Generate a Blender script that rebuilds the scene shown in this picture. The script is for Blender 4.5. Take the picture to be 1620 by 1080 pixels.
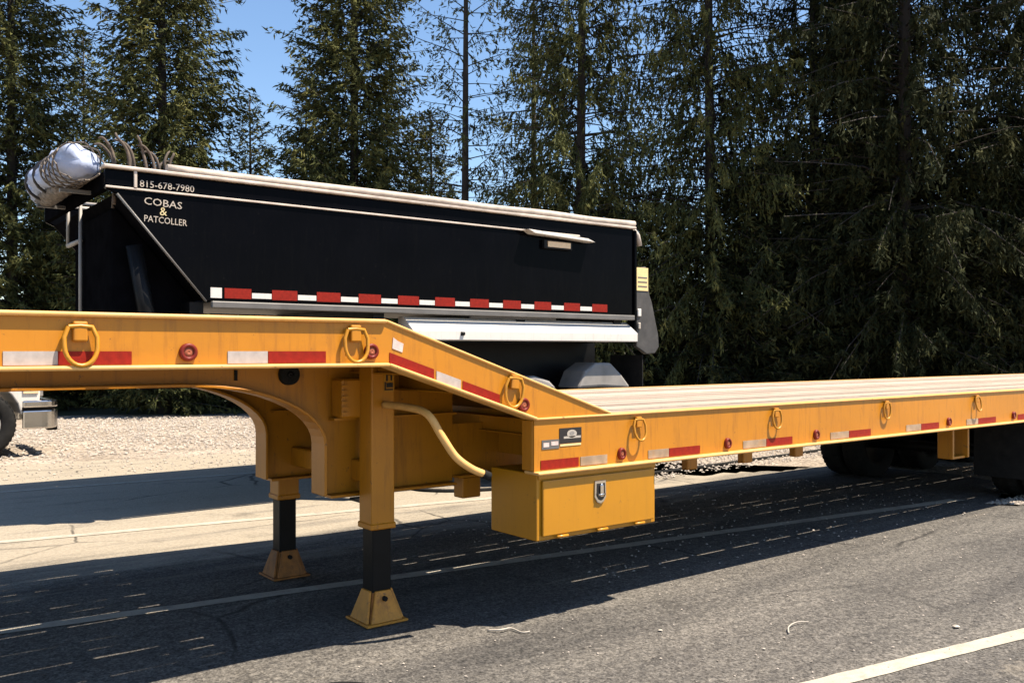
import bpy, bmesh, math, random
import numpy as np
from mathutils import Vector, Matrix, Euler
R = math.radians
for o in list(bpy.data.objects): bpy.data.objects.remove(o, do_unlink=True)
S = bpy.context.scene
C = S.collection
random.seed(7)

# ------------------------------------------------------------------ camera, sky, sun, exposure
cam = bpy.data.cameras.new('camera'); co = bpy.data.objects.new('camera', cam); C.objects.link(co)
cam.sensor_width = 36; cam.lens = 31.5; cam.shift_y = 0.0093; cam.clip_end = 3000; cam.clip_start = .05
co.location = (0, 0, 1.5); co.rotation_euler = (R(90), 0, R(52.3 - 90))
S.camera = co
SUN = Vector((.33, -.36, 1.0)).normalized()
w = bpy.data.worlds.new('World'); S.world = w; w.use_nodes = True
nt = w.node_tree; sk = nt.nodes.new('ShaderNodeTexSky'); sk.sky_type = 'NISHITA'; sk.sun_disc = False
sk.sun_elevation = math.asin(SUN.z); sk.sun_rotation = math.atan2(SUN.x, SUN.y)
sk.air_density = 1.0; sk.dust_density = .3; sk.ozone_density = 1.5
bg = nt.nodes['Background']; bg.inputs['Strength'].default_value = .088
hs_ = nt.nodes.new('ShaderNodeHueSaturation'); hs_.inputs['Saturation'].default_value = 1.08; nt.links.new(sk.outputs[0], hs_.inputs['Color'])
nt.links.new(hs_.outputs[0], bg.inputs['Color'])
sl = bpy.data.lights.new('sun', 'SUN'); sl.energy = 5.0; sl.angle = R(.5); sl.color = (1, .88, .72)
so = bpy.data.objects.new('sun', sl); C.objects.link(so); so.rotation_euler = SUN.to_track_quat('Z', 'Y').to_euler()
so.location = (10, -10, 30)
vs = S.view_settings; vs.view_transform = 'Standard'; vs.look = 'None'; vs.gamma = 1; vs.exposure = 1.25
vs.use_curve_mapping = False
S.render.engine = 'CYCLES'
S.cycles.max_bounces = 4; S.cycles.diffuse_bounces = 1; S.cycles.transparent_max_bounces = 4

# ------------------------------------------------------------------ helpers
ORG = {}
class MB:
    """collects shapes in world coordinates; build() links them as one mesh object"""
    def __init__(s): s.v = []; s.f = []; s.sm = []
    def add(s, vs, fs, smooth=False):
        b = len(s.v); s.v += [tuple(v) for v in vs]
        for f in fs: s.f.append([i + b for i in f]); s.sm.append(smooth)
        return s
    def box(s, x0, x1, y0, y1, z0, z1):
        return s.add([(x, y, z) for x in (x0, x1) for y in (y0, y1) for z in (z0, z1)],
                     [(0, 1, 3, 2), (4, 6, 7, 5), (0, 4, 5, 1), (2, 3, 7, 6), (0, 2, 6, 4), (1, 5, 7, 3)])
    def prism(s, pts, axis, a0, a1):
        """extrude a 2-D outline; axis 'y': pts are (x,z); axis 'x': pts are (y,z); axis 'z': (x,y)"""
        n = len(pts)
        def P(p, a): return (p[0], a, p[1]) if axis == 'y' else ((a, p[0], p[1]) if axis == 'x' else (p[0], p[1], a))
        vs = [P(p, a0) for p in pts] + [P(p, a1) for p in pts]
        fs = [list(range(n)), list(range(2 * n - 1, n - 1, -1))] + [(i, i + n, (i + 1) % n + n, (i + 1) % n) for i in range(n)]
        return s.add(vs, fs)
    def tube(s, pts, r, n=8, cap=True):
        pts = [Vector(p) for p in pts]; rr = r if isinstance(r, (list, tuple)) else [r] * len(pts)
        vs = []; u = None
        for i, p in enumerate(pts):
            t = (pts[min(i + 1, len(pts) - 1)] - pts[max(i - 1, 0)]).normalized()
            if u is None:
                u = t.orthogonal().normalized()
            else:
                u = (u - t * u.dot(t)).normalized()
            v = t.cross(u)
            for k in range(n):
                a = 2 * math.pi * k / n; vs.append(p + (u * math.cos(a) + v * math.sin(a)) * rr[i])
        fs = [(i * n + k, i * n + (k + 1) % n, (i + 1) * n + (k + 1) % n, (i + 1) * n + k) for i in range(len(pts) - 1) for k in range(n)]
        s.add(vs, fs, True)
        if cap:
            m = (len(pts) - 1) * n
            s.f.append([len(s.v) - len(vs) + k for k in range(n - 1, -1, -1)]); s.sm.append(False)
            s.f.append([len(s.v) - len(vs) + m + k for k in range(n)]); s.sm.append(False)
        return s
    def lathe(s, prof, c, axis='y', n=32):
        """prof: (offset along axis, radius)"""
        vs = []
        for (o, r) in prof:
            for k in range(n):
                a = 2 * math.pi * k / n; p, q = r * math.cos(a), r * math.sin(a)
                vs.append((c[0] + p, c[1] + o, c[2] + q) if axis == 'y' else ((c[0] + o, c[1] + p, c[2] + q) if axis == 'x' else (c[0] + p, c[1] + q, c[2] + o)))
        fs = [(i * n + k, i * n + (k + 1) % n, (i + 1) * n + (k + 1) % n, (i + 1) * n + k) for i in range(len(prof) - 1) for k in range(n)]
        return s.add(vs, fs, True)
    def band(s, pts, y0, y1, t):
        """a plate of thickness t following an (x,z) path, from y0 to y1"""
        vs = []
        P = [Vector((p[0], p[1])) for p in pts]
        for i, p in enumerate(P):
            d = (P[min(i + 1, len(P) - 1)] - P[max(i - 1, 0)]).normalized(); nn = Vector((d.y, -d.x))
            for (y, k) in ((y0, 0), (y1, 0), (y1, 1), (y0, 1)):
                q = p + nn * t * k; vs.append((q.x, y, q.y))
        fs = [(i * 4 + k, i * 4 + (k + 1) % 4, i * 4 + 4 + (k + 1) % 4, i * 4 + 4 + k) for i in range(len(P) - 1) for k in range(4)]
        m = (len(P) - 1) * 4
        fs += [(3, 2, 1, 0), (m, m + 1, m + 2, m + 3)]
        return s.add(vs, fs)
    def mesh(s, name, at=(0, 0, 0), bevel=0, seg=1):
        at = Vector(at); me = bpy.data.meshes.new(name)
        me.from_pydata([tuple(Vector(v) - at) for v in s.v], [], s.f)
        me.polygons.foreach_set('use_smooth', s.sm)
        bm = bmesh.new(); bm.from_mesh(me); bmesh.ops.recalc_face_normals(bm, faces=bm.faces)
        if bevel:
            ed = [e for e in bm.edges if len(e.link_faces) == 2 and e.calc_face_angle(0) > R(35)]
            bmesh.ops.bevel(bm, geom=ed, offset=bevel, segments=seg, profile=.5, affect='EDGES', clamp_overlap=True)
        bm.to_mesh(me); bm.free(); me.update()
        return me
    def build(s, name, mat, parent=None, at=None, bevel=0, seg=1):
        if at is None: at = ORG[parent] if parent else Vector((0, 0, 0))
        me = s.mesh(name, at, bevel, seg); me.materials.append(mat)
        return place(name, me, parent, at)

def place(name, me, parent, at, rot=None):
    o = bpy.data.objects.new(name, me); C.objects.link(o)
    at = Vector(at); ORG[o] = at
    if parent: o.parent = parent; o.location = at - ORG[parent]
    else: o.location = at
    if rot: o.rotation_euler = rot
    return o
def thing(name, label, cat, loc, group=None):
    o = bpy.data.objects.new(name, None); C.objects.link(o); o.location = loc; ORG[o] = Vector(loc)
    o.empty_display_size = .2
    return tag(o, label, cat, group)
def tag(o, label, cat, group=None):
    o['label'] = label; o['category'] = cat
    if group: o['group'] = group
    return o
def struct(o): o['kind'] = 'structure'; return o
def text(body, size, mat, parent, at, rot, name='lettering', ext=.001, sx=1):
    cu = bpy.data.curves.new('t', 'FONT'); cu.body = body; cu.size = size; cu.align_x = 'CENTER'; cu.align_y = 'CENTER'; cu.extrude = ext; cu.resolution_u = 2
    t = bpy.data.objects.new('t', cu); me = bpy.data.meshes.new_from_object(t); bpy.data.objects.remove(t); bpy.data.curves.remove(cu)
    me.materials.clear(); me.materials.append(mat)
    o = place(name, me, parent, at, rot); o.scale = (sx, 1, 1); return o

def mat(name, col, rough=.6, metal=0, var=.0, vscale=4, spec=.5, bump=0, bscale=80, col2=None, dirt=0, dcol=(.12, .09, .06), coat=0, stretch=(1, 1, 1), dscale=3.0):
    m = bpy.data.materials.new(name); m.use_nodes = True; n = m.node_tree.nodes; l = m.node_tree.links
    b = n['Principled BSDF']; b.inputs['Roughness'].default_value = rough; b.inputs['Metallic'].default_value = metal
    b.inputs['Specular IOR Level'].default_value = spec; b.inputs['Coat Weight'].default_value = coat
    tc = n.new('ShaderNodeTexCoord'); mp = n.new('ShaderNodeMapping'); mp.inputs['Scale'].default_value = stretch
    l.new(tc.outputs['Object'], mp.inputs['Vector'])
    c = n.new('ShaderNodeRGB'); c.outputs[0].default_value = (*col, 1); out = c.outputs[0]
    if var:
        nz = n.new('ShaderNodeTexNoise'); nz.inputs['Scale'].default_value = vscale; nz.inputs['Detail'].default_value = 6; l.new(mp.outputs[0], nz.inputs['Vector'])
        r = n.new('ShaderNodeValToRGB'); r.color_ramp.elements[0].position = .3; r.color_ramp.elements[1].position = .7
        a = col2 or tuple(x * (1 - var) for x in col); r.color_ramp.elements[0].color = (*a, 1)
        r.color_ramp.elements[1].color = (*(col if col2 else tuple(min(1, x * (1 + var * .6)) for x in col)), 1)
        l.new(nz.outputs['Fac'], r.inputs['Fac']); out = r.outputs['Color']
    if dirt:
        d = n.new('ShaderNodeTexNoise'); d.inputs['Scale'].default_value = dscale; d.inputs['Detail'].default_value = 10; d.inputs['Roughness'].default_value = .7; l.new(mp.outputs[0], d.inputs['Vector'])
        r2 = n.new('ShaderNodeValToRGB'); r2.color_ramp.elements[0].position = .52; r2.color_ramp.elements[1].position = .78
        r2.color_ramp.elements[1].color = (dirt, dirt, dirt, 1); l.new(d.outputs['Fac'], r2.inputs['Fac'])
        mx = n.new('ShaderNodeMix'); mx.data_type = 'RGBA'; l.new(r2.outputs['Color'], mx.inputs['Factor']); l.new(out, mx.inputs[6]); mx.inputs[7].default_value = (*dcol, 1); out = mx.outputs[2]
    l.new(out, b.inputs['Base Color'])
    if bump:
        nb = n.new('ShaderNodeTexNoise'); nb.inputs['Scale'].default_value = bscale; nb.inputs['Detail'].default_value = 4; l.new(mp.outputs[0], nb.inputs['Vector'])
        bp = n.new('ShaderNodeBump'); bp.inputs['Strength'].default_value = bump; bp.inputs['Distance'].default_value = .01; l.new(nb.outputs['Fac'], bp.inputs['Height']); l.new(bp.outputs[0], b.inputs['Normal'])
    return m

def weather(m, streak=.5, scol=(.20, .085, .02), chips=.6, ccol=(.10, .05, .025), fade=.0, fcol=(.6, .4, .2)):
    n = m.node_tree.nodes; l = m.node_tree.links; b = n['Principled BSDF']; src = b.inputs['Base Color'].links[0].from_socket
    g = n.new('ShaderNodeNewGeometry')
    def layer(src, scale, stretch, lo, hi, amt, col, detail=8, rough=.7):
        mp = n.new('ShaderNodeMapping'); mp.inputs['Scale'].default_value = stretch; l.new(g.outputs['Position'], mp.inputs['Vector'])
        z = n.new('ShaderNodeTexNoise'); z.inputs['Scale'].default_value = scale; z.inputs['Detail'].default_value = detail; z.inputs['Roughness'].default_value = rough; l.new(mp.outputs[0], z.inputs['Vector'])
        q = n.new('ShaderNodeValToRGB'); q.color_ramp.elements[0].position = lo; q.color_ramp.elements[1].position = hi; q.color_ramp.elements[1].color = (amt, amt, amt, 1); l.new(z.outputs['Fac'], q.inputs['Fac'])
        x = n.new('ShaderNodeMix'); x.data_type = 'RGBA'; l.new(q.outputs['Color'], x.inputs['Factor']); l.new(src, x.inputs[6]); x.inputs[7].default_value = (*col, 1); return x.outputs[2]
    if fade: src = layer(src, 1.3, (1, 1, 1), .42, .7, fade, fcol)
    src = layer(src, 3.0, (9, 9, .9), .52, .75, streak, scol)
    src = layer(src, 26, (1, 1, 1), .63, .68, chips, ccol, 5, .75)
    l.new(src, b.inputs['Base Color'])
    return m
M = {}
M['yellow'] = mat('yellow_paint', (.475, .182, .007), .42, var=.10, vscale=2.2, dirt=.35, dcol=(.30, .11, .015), bump=.05, bscale=30, spec=.4, dscale=5)
M['yellow_box'] = mat('toolbox_paint', (.45, .193, .005), .38, var=.08, vscale=2, dirt=.25, dcol=(.34, .14, .01), bump=.04, bscale=25)
M['yellow_foot'] = mat('worn_yellow', (.52, .215, .02), .6, var=.2, vscale=12, dirt=.9, dcol=(.16, .055, .02), dscale=14, bump=.2, bscale=60)
M['rusty_foot'] = mat('rusty_yellow', (.27, .10, .016), .7, var=.4, vscale=14, dirt=.95, dcol=(.1, .035, .015), dscale=10, bump=.3, bscale=60)
M['black'] = mat('black_steel', (.006, .006, .0065), .45, var=.3, vscale=8, bump=.1, bscale=40, spec=.15)
M['blackpaint'] = mat('black_gloss_paint', (.002, .002, .003), .14, spec=.03, var=.2, vscale=3, bump=.03, bscale=2, dirt=.12, dcol=(.008, .007, .006), dscale=4)
M['matteblack'] = mat('matte_black', (.005, .005, .006), .8, spec=.0, var=.3, vscale=6)
M['rubber'] = mat('rubber', (.012, .012, .012), .85, var=.3, vscale=12, bump=.3, bscale=60, dirt=.4, dcol=(.03, .026, .022), dscale=6, spec=.2)
M['wood'] = mat('deck_wood', (.50, .42, .35), .85, var=.3, vscale=3, stretch=(.35, 14, 8), col2=(.30, .245, .20), bump=.5, bscale=12, dirt=.4, dcol=(.15, .115, .09), dscale=1.4)
M['red'] = mat('red_tape', (.23, .011, .004), .55, spec=.2, var=.2, vscale=40)
M['white'] = mat('white_tape', (.40, .36, .34), .35, var=.15, vscale=30, dirt=.3, dcol=(.3, .24, .2), dscale=20)
M['fadedwhite'] = mat('yellowed_tape', (.34, .25, .17), .45, var=.3, vscale=14, dirt=.6, dcol=(.36, .16, .02), dscale=9)
M['lens'] = mat('red_lens', (.15, .014, .008), .45, spec=.25)
M['lenscore'] = mat('lens_core', (.34, .10, .05), .4, spec=.25)
M['chrome'] = mat('chrome', (.62, .6, .57), .16, 1.0, bump=.05, bscale=15)
M['silver'] = mat('galvanised', (.42, .4, .38), .45, .7, var=.2, vscale=10)
M['decal'] = mat('decal_black', (.015, .012, .012), .4)
M['trim'] = mat('dump_trim', (.50, .44, .385), .5, var=.25, vscale=8, dirt=.4, dcol=(.2, .17, .15))
M['tarp'] = mat('tan_tarp', (.46, .40, .34), .8, var=.25, vscale=7, bump=.4, bscale=20, dirt=.5, dcol=(.17, .15, .13), dscale=6)
M['bluetarp'] = mat('pale_tarp', (.36, .42, .58), .55, var=.2, vscale=5, bump=.6, bscale=12)
M['net'] = mat('brown_net', (.17, .14, .115), .8, var=.6, vscale=30, bump=.9, bscale=40, dirt=.95, dcol=(.025, .022, .02), dscale=16)
M['bodywhite'] = mat('white_paint', (.64, .61, .57), .35, var=.06, vscale=3, dirt=.3, dcol=(.4, .36, .32), dscale=3)
M['greytrim'] = mat('grey_rail', (.12, .115, .11), .45, var=.2, vscale=6, dirt=.4, dcol=(.05, .045, .04))
M['greyflap'] = mat('grey_flap', (.055, .052, .05), .6, var=.3, vscale=10, dirt=.5, dcol=(.13, .12, .11), dscale=8)
M['greyfender'] = mat('grey_fender', (.28, .26, .24), .55, var=.25, vscale=6, dirt=.5, dcol=(.12, .1, .09), dscale=6)
M['cream'] = mat('cream_label', (.72, .55, .26), .5, var=.1, vscale=20)
M['amber'] = mat('amber_plate', (.75, .56, .34), .4, var=.1, vscale=20)
M['letter'] = mat('pale_letters', (.40, .355, .30), .5)
M['gold'] = mat('gold_letters', (.55, .46, .25), .5)
M['branch'] = mat('dry_branch', (.10, .077, .06), .9, var=.4, vscale=20)
M['bark'] = mat('bark', (.034, .027, .022), .95, var=.45, vscale=10, stretch=(1, 1, .25), bump=.8, bscale=18)
M['glass'] = mat('dark_glass', (.01, .012, .014), .05, spec=.6)
M['pinksticker'] = mat('pale_sticker', (.62, .48, .44), .5, var=.2, vscale=40)
M['paint'] = mat('line_paint', (.40, .36, .29), .8, var=.15, vscale=6, dirt=.85, dcol=(.10, .095, .085), dscale=7, bump=.3, bscale=120)

def ground_mats():
    # ---- gravel
    m = bpy.data.materials.new('gravel'); m.use_nodes = True; n = m.node_tree.nodes; l = m.node_tree.links; b = n['Principled BSDF']; b.inputs['Roughness'].default_value = .95
    b.inputs['Specular IOR Level'].default_value = .2
    tc = n.new('ShaderNodeTexCoord')
    vo = n.new('ShaderNodeTexVoronoi'); vo.inputs['Scale'].default_value = 22; l.new(tc.outputs['Object'], vo.inputs['Vector'])
    r = n.new('ShaderNodeValToRGB'); e = r.color_ramp.elements; e[0].color = (.19, .162, .135, 1); e[1].color = (.44, .385, .325, 1)
    l.new(vo.outputs['Color'], r.inputs['Fac'])
    nz = n.new('ShaderNodeTexNoise'); nz.inputs['Scale'].default_value = 1.1; nz.inputs['Detail'].default_value = 8; l.new(tc.outputs['Object'], nz.inputs['Vector'])
    r2 = n.new('ShaderNodeValToRGB'); r2.color_ramp.elements[0].position = .35; r2.color_ramp.elements[1].position = .65
    r2.color_ramp.elements[0].color = (.75, .72, .68, 1); r2.color_ramp.elements[1].color = (1.1, 1.08, 1.05, 1); l.new(nz.outputs['Fac'], r2.inputs['Fac'])
    mx = n.new('ShaderNodeMix'); mx.data_type = 'RGBA'; mx.blend_type = 'MULTIPLY'; mx.inputs['Factor'].default_value = 1; l.new(r.outputs[0], mx.inputs[6]); l.new(r2.outputs[0], mx.inputs[7])
    l.new(mx.outputs[2], b.inputs['Base Color'])
    bp = n.new('ShaderNodeBump'); bp.inputs['Strength'].default_value = .8; bp.inputs['Distance'].default_value = .03; l.new(vo.outputs['Distance'], bp.inputs['Height']); bp.invert = True; l.new(bp.outputs[0], b.inputs['Normal'])
    M['gravel'] = m
    # ---- asphalt: dark weathered asphalt, paler beyond the trailer
    m = bpy.data.materials.new('asphalt'); m.use_nodes = True; n = m.node_tree.nodes; l = m.node_tree.links; b = n['Principled BSDF']; b.inputs['Roughness'].default_value = .92
    b.inputs['Specular IOR Level'].default_value = .25
    tc = n.new('ShaderNodeTexCoord'); P = tc.outputs['Object']
    def noise(s, d=6, ro=.6, vec=P):
        q = n.new('ShaderNodeTexNoise'); q.inputs['Scale'].default_value = s; q.inputs['Detail'].default_value = d; q.inputs['Roughness'].default_value = ro; l.new(vec, q.inputs['Vector']); return q.outputs['Fac']
    def ramp(f, p0, c0, p1, c1):
        q = n.new('ShaderNodeValToRGB'); e = q.color_ramp.elements; e[0].position = p0; e[1].position = p1
        e[0].color = (*c0, 1); e[1].color = (*c1, 1); l.new(f, q.inputs['Fac']); return q.outputs['Color']
    def mix(f, a, bb, mode='MIX'):
        q = n.new('ShaderNodeMix'); q.data_type = 'RGBA'; q.blend_type = mode
        if isinstance(f, float): q.inputs['Factor'].default_value = f
        else: l.new(f, q.inputs['Factor'])
        l.new(a, q.inputs[6]); l.new(bb, q.inputs[7]); return q.outputs[2]
    g3 = lambda x: (x, x * .96, x * .9)
    grain = ramp(noise(70, 3, .7), .36, g3(.03), .66, g3(.20))
    vo = n.new('ShaderNodeTexVoronoi'); vo.inputs['Scale'].default_value = 95; l.new(P, vo.inputs['Vector'])
    agg = ramp(vo.outputs['Color'], .2, g3(.04), .95, g3(.21))
    base = mix(.5, grain, agg)
    mp = n.new('ShaderNodeMapping'); mp.inputs['Rotation'].default_value = (0, 0, R(9)); mp.inputs['Scale'].default_value = (.25, 1.6, 1); l.new(P, mp.inputs['Vector'])
    big = ramp(noise(1.5, 7, .65, mp.outputs[0]), .3, (.55, .55, .56), .72, (1.3, 1.27, 1.22))
    base = mix(1.0, base, big, 'MULTIPLY')
    med = ramp(noise(24, 5, .75), .34, (.58, .58, .59), .66, (1.4, 1.37, 1.32))
    base = mix(1.0, base, med, 'MULTIPLY')
    # pale patches streaked along the stalls, heavier on the far stalls
    sx = n.new('ShaderNodeSeparateXYZ'); l.new(P, sx.inputs[0])
    mr = n.new('ShaderNodeMapRange'); mr.inputs['From Min'].default_value = 5.6; mr.inputs['From Max'].default_value = 7.4; mr.inputs['To Min'].default_value = -.12; mr.inputs['To Max'].default_value = .34
    l.new(sx.outputs['Y'], mr.inputs['Value'])
    ad = n.new('ShaderNodeMath'); ad.operation = 'ADD'; l.new(noise(2.2, 9, .7, mp.outputs[0]), ad.inputs[0]); l.new(mr.outputs[0], ad.inputs[1])
    df = ramp(ad.outputs[0], .50, (0, 0, 0), .80, (.9, .9, .9))
    pale_col = ramp(noise(40, 5, .7), .3, (.25, .215, .165), .7, (.40, .35, .275))
    base = mix(df, base, pale_col)
    wv = n.new('ShaderNodeMix'); wv.data_type = 'VECTOR'; wv.inputs['Factor'].default_value = .12
    nc = n.new('ShaderNodeTexNoise'); nc.inputs['Scale'].default_value = 2.5; nc.inputs['Detail'].default_value = 5; l.new(P, nc.inputs['Vector']); l.new(P, wv.inputs[4]); l.new(nc.outputs['Color'], wv.inputs[5])
    vc = n.new('ShaderNodeTexVoronoi'); vc.feature = 'DISTANCE_TO_EDGE'; vc.inputs['Scale'].default_value = .55; l.new(wv.outputs[1], vc.inputs['Vector'])
    ck = ramp(vc.outputs['Distance'], .0025, (.8, .8, .8), .007, (0, 0, 0))
    blk = n.new('ShaderNodeRGB'); blk.outputs[0].default_value = (.02, .019, .018, 1)
    ckm = mix(1.0, ck, ramp(noise(.7, 3), .48, (0, 0, 0), .58, (1, 1, 1)), 'MULTIPLY')
    base = mix(ckm, base, blk.outputs[0])
    st = ramp(noise(.9, 6, .6), .60, (0, 0, 0), .72, (.55, .55, .55)); base = mix(st, base, blk.outputs[0])
    mr2 = n.new('ShaderNodeMapRange'); mr2.inputs['From Min'].default_value = 2.3; mr2.inputs['From Max'].default_value = 1.5; mr2.inputs['To Min'].default_value = -.25; mr2.inputs['To Max'].default_value = .25; l.new(sx.outputs['Y'], mr2.inputs['Value'])
    ad2 = n.new('ShaderNodeMath'); ad2.operation = 'ADD'; l.new(noise(3.0, 9, .75), ad2.inputs[0]); l.new(mr2.outputs[0], ad2.inputs[1])
    base = mix(ramp(ad2.outputs[0], .5, (0, 0, 0), .8, (.75, .75, .75)), base, pale_col)
    l.new(base, b.inputs['Base Color'])
    bp = n.new('ShaderNodeBump'); bp.inputs['Strength'].default_value = .75; bp.inputs['Distance'].default_value = .012; l.new(noise(90, 4, .7), bp.inputs['Height']); l.new(bp.outputs[0], b.inputs['Normal'])
    M['asphalt'] = m
    # ---- grass
    M['grass'] = mat('grass', (.03, .04, .015), .9, var=.5, vscale=6, bump=.8, bscale=40)
ground_mats()

def foliage(name, c0, c1, c2):
    m = bpy.data.materials.new(name); m.use_nodes = True; n = m.node_tree.nodes; l = m.node_tree.links; b = n['Principled BSDF']
    b.inputs['Roughness'].default_value = .8; b.inputs['Specular IOR Level'].default_value = .06
    tc = n.new('ShaderNodeTexCoord'); nz = n.new('ShaderNodeTexNoise'); nz.inputs['Scale'].default_value = 2.3; nz.inputs['Detail'].default_value = 5; nz.inputs['Roughness'].default_value = .7
    l.new(tc.outputs['Object'], nz.inputs['Vector'])
    r = n.new('ShaderNodeValToRGB'); e = r.color_ramp.elements; e[0].position = .3; e[1].position = .72; e[0].color = (*c0, 1); e[1].color = (*c2, 1)
    k = e.new(.52); k.color = (*c1, 1); l.new(nz.outputs['Fac'], r.inputs['Fac']); l.new(r.outputs[0], b.inputs['Base Color'])
    return m
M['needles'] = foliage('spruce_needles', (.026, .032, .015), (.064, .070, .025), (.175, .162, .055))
M['shadedneedles'] = foliage('shaded_spruce_needles', (.012, .015, .008), (.024, .028, .012), (.075, .072, .027))  # shade on the right-hand spruces painted in as a darker needle colour
M['dead'] = foliage('dead_twigs', (.018, .014, .011), (.032, .025, .02), (.07, .055, .042))

weather(M['yellow'], .62, (.22, .08, .012), .7, fade=.25, fcol=(.50, .20, .02))
weather(M['yellow_box'], .30, (.26, .10, .01), .35, fade=.15, fcol=(.47, .20, .015))
weather(M['yellow_foot'], .6, (.14, .05, .02), .8); weather(M['rusty_foot'], .7, (.06, .022, .01), .8)
M['highlight'] = weather(mat('highlight_yellow_edge', (.68, .36, .10), .5, var=.15, vscale=9, spec=.4), .25, (.42, .2, .05), .7, fade=.5, fcol=(.72, .5, .24))  # sun highlight on rail edges painted in as paler yellow, with chips and streaks
_n = M['wood'].node_tree.nodes; _l = M['wood'].node_tree.links; _b = _n['Principled BSDF']; _s = _b.inputs['Base Color'].links[0].from_socket
_oi = _n.new('ShaderNodeObjectInfo'); _rp = _n.new('ShaderNodeValToRGB'); _rp.color_ramp.elements[0].color = (.55, .52, .5, 1); _rp.color_ramp.elements[1].color = (1.15, 1.12, 1.08, 1); _l.new(_oi.outputs['Random'], _rp.inputs['Fac'])
_mx = _n.new('ShaderNodeMix'); _mx.data_type = 'RGBA'; _mx.blend_type = 'MULTIPLY'; _mx.inputs['Factor'].default_value = 1; _l.new(_s, _mx.inputs[6]); _l.new(_rp.outputs[0], _mx.inputs[7]); _l.new(_mx.outputs[2], _b.inputs['Base Color'])
weather(M['wood'], .5, (.16, .12, .09), .5, (.1, .08, .06))
weather(M['blackpaint'], .35, (.005, .005, .005), .2, (.02, .018, .016))
weather(M['paint'], .45, (.13, .12, .105), .85, (.09, .085, .075), fade=.4, fcol=(.26, .235, .195))
weather(M['bodywhite'], .4, (.33, .29, .25), .3, (.2, .17, .15))
# ------------------------------------------------------------------ setting
g = MB().add([(-400, -400, 0), (500, -400, 0), (500, 500, 0), (-400, 500, 0)], [(0, 1, 2, 3)]).build('ground', M['gravel']); struct(g)
# asphalt sheet with an uneven edge
def ragged(path, step=.12, amp=.12, seed=1):
    rnd = random.Random(seed); out = []
    for (a, b, rag) in path:
        a, b = Vector(a), Vector(b); n = max(1, int((b - a).length / step)) if rag else 1
        d = (b - a).normalized(); nn = Vector((-d.y, d.x)); w_ = 0
        for i in range(n):
            w_ = .75 * w_ + rnd.uniform(-amp, amp)
            q = a + (b - a) * i / n + (nn * w_ if rag and i else Vector((0, 0))); out.append((q.x, q.y))
    return out
edge = ragged([((-40, -30), (12.5, -30), False), ((12.5, -30), (10.3, 3.2), True), ((10.3, 3.2), (9.1, 4.0), True), ((9.1, 4.0), (10.9, 4.5), True), ((10.9, 4.5), (10.8, 6.2), True), ((10.8, 6.2), (7.9, 7.5), True), ((7.9, 7.5), (7.6, 12.6), True), ((7.6, 12.6), (1.8, 13.3), True), ((1.8, 13.3), (-40, 17), True), ((-40, 17), (-40, -30), False)])
bmx = bmesh.new(); f = bmx.faces.new([bmx.verts.new((x, y, .005)) for x, y in edge]); bmesh.ops.triangulate(bmx, faces=[f])
me = bpy.data.meshes.new('asphalt'); bmx.to_mesh(me); bmx.free()
if me.polygons[0].normal.z < 0: me.flip_normals()
me.materials.append(M['asphalt']); struct(place('asphalt', me, None, (0, 0, 0)))
def line(p, q, wd, name='parking_line'):
    p, q = Vector(p), Vector(q); d = (q - p).normalized(); nn = Vector((-d.y, d.x)) * wd / 2
    L = ragged([(p + nn, q + nn, True), (q - nn, p - nn, True)], .07, .004, 5)
    b = bmesh.new(); f = b.faces.new([b.verts.new((x, y, .009)) for x, y in L]); bmesh.ops.triangulate(b, faces=[f])
    me = bpy.data.meshes.new(name); b.to_mesh(me); b.free()
    if me.polygons[0].normal.z < 0: me.flip_normals()
    me.materials.append(M['paint']); struct(place(name, me, None, (0, 0, 0)))
line((-3.0, 5.93), (9.1, 4.38), .11)
line((-3.0, 3.42), (8.5, 1.52), .11)
line((-3.0, 8.62), (6.9, 7.1), .11)
line((-3.0, 11.1), (6.4, 10.5), .10)
def quadsheet(name, pts, z, m):
    o = MB().add([(x, y, z) for x, y in pts], [tuple(range(len(pts)))]).build(name, m); return struct(o)
quadsheet('grass_verge', [(-20, 41), (-20, 80), (60, 80), (60, -14), (29, -3), (14.5, 11.5), (8.3, 20.6), (5.0, 22.6), (-2, 24)], .01, M['grass'])

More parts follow.
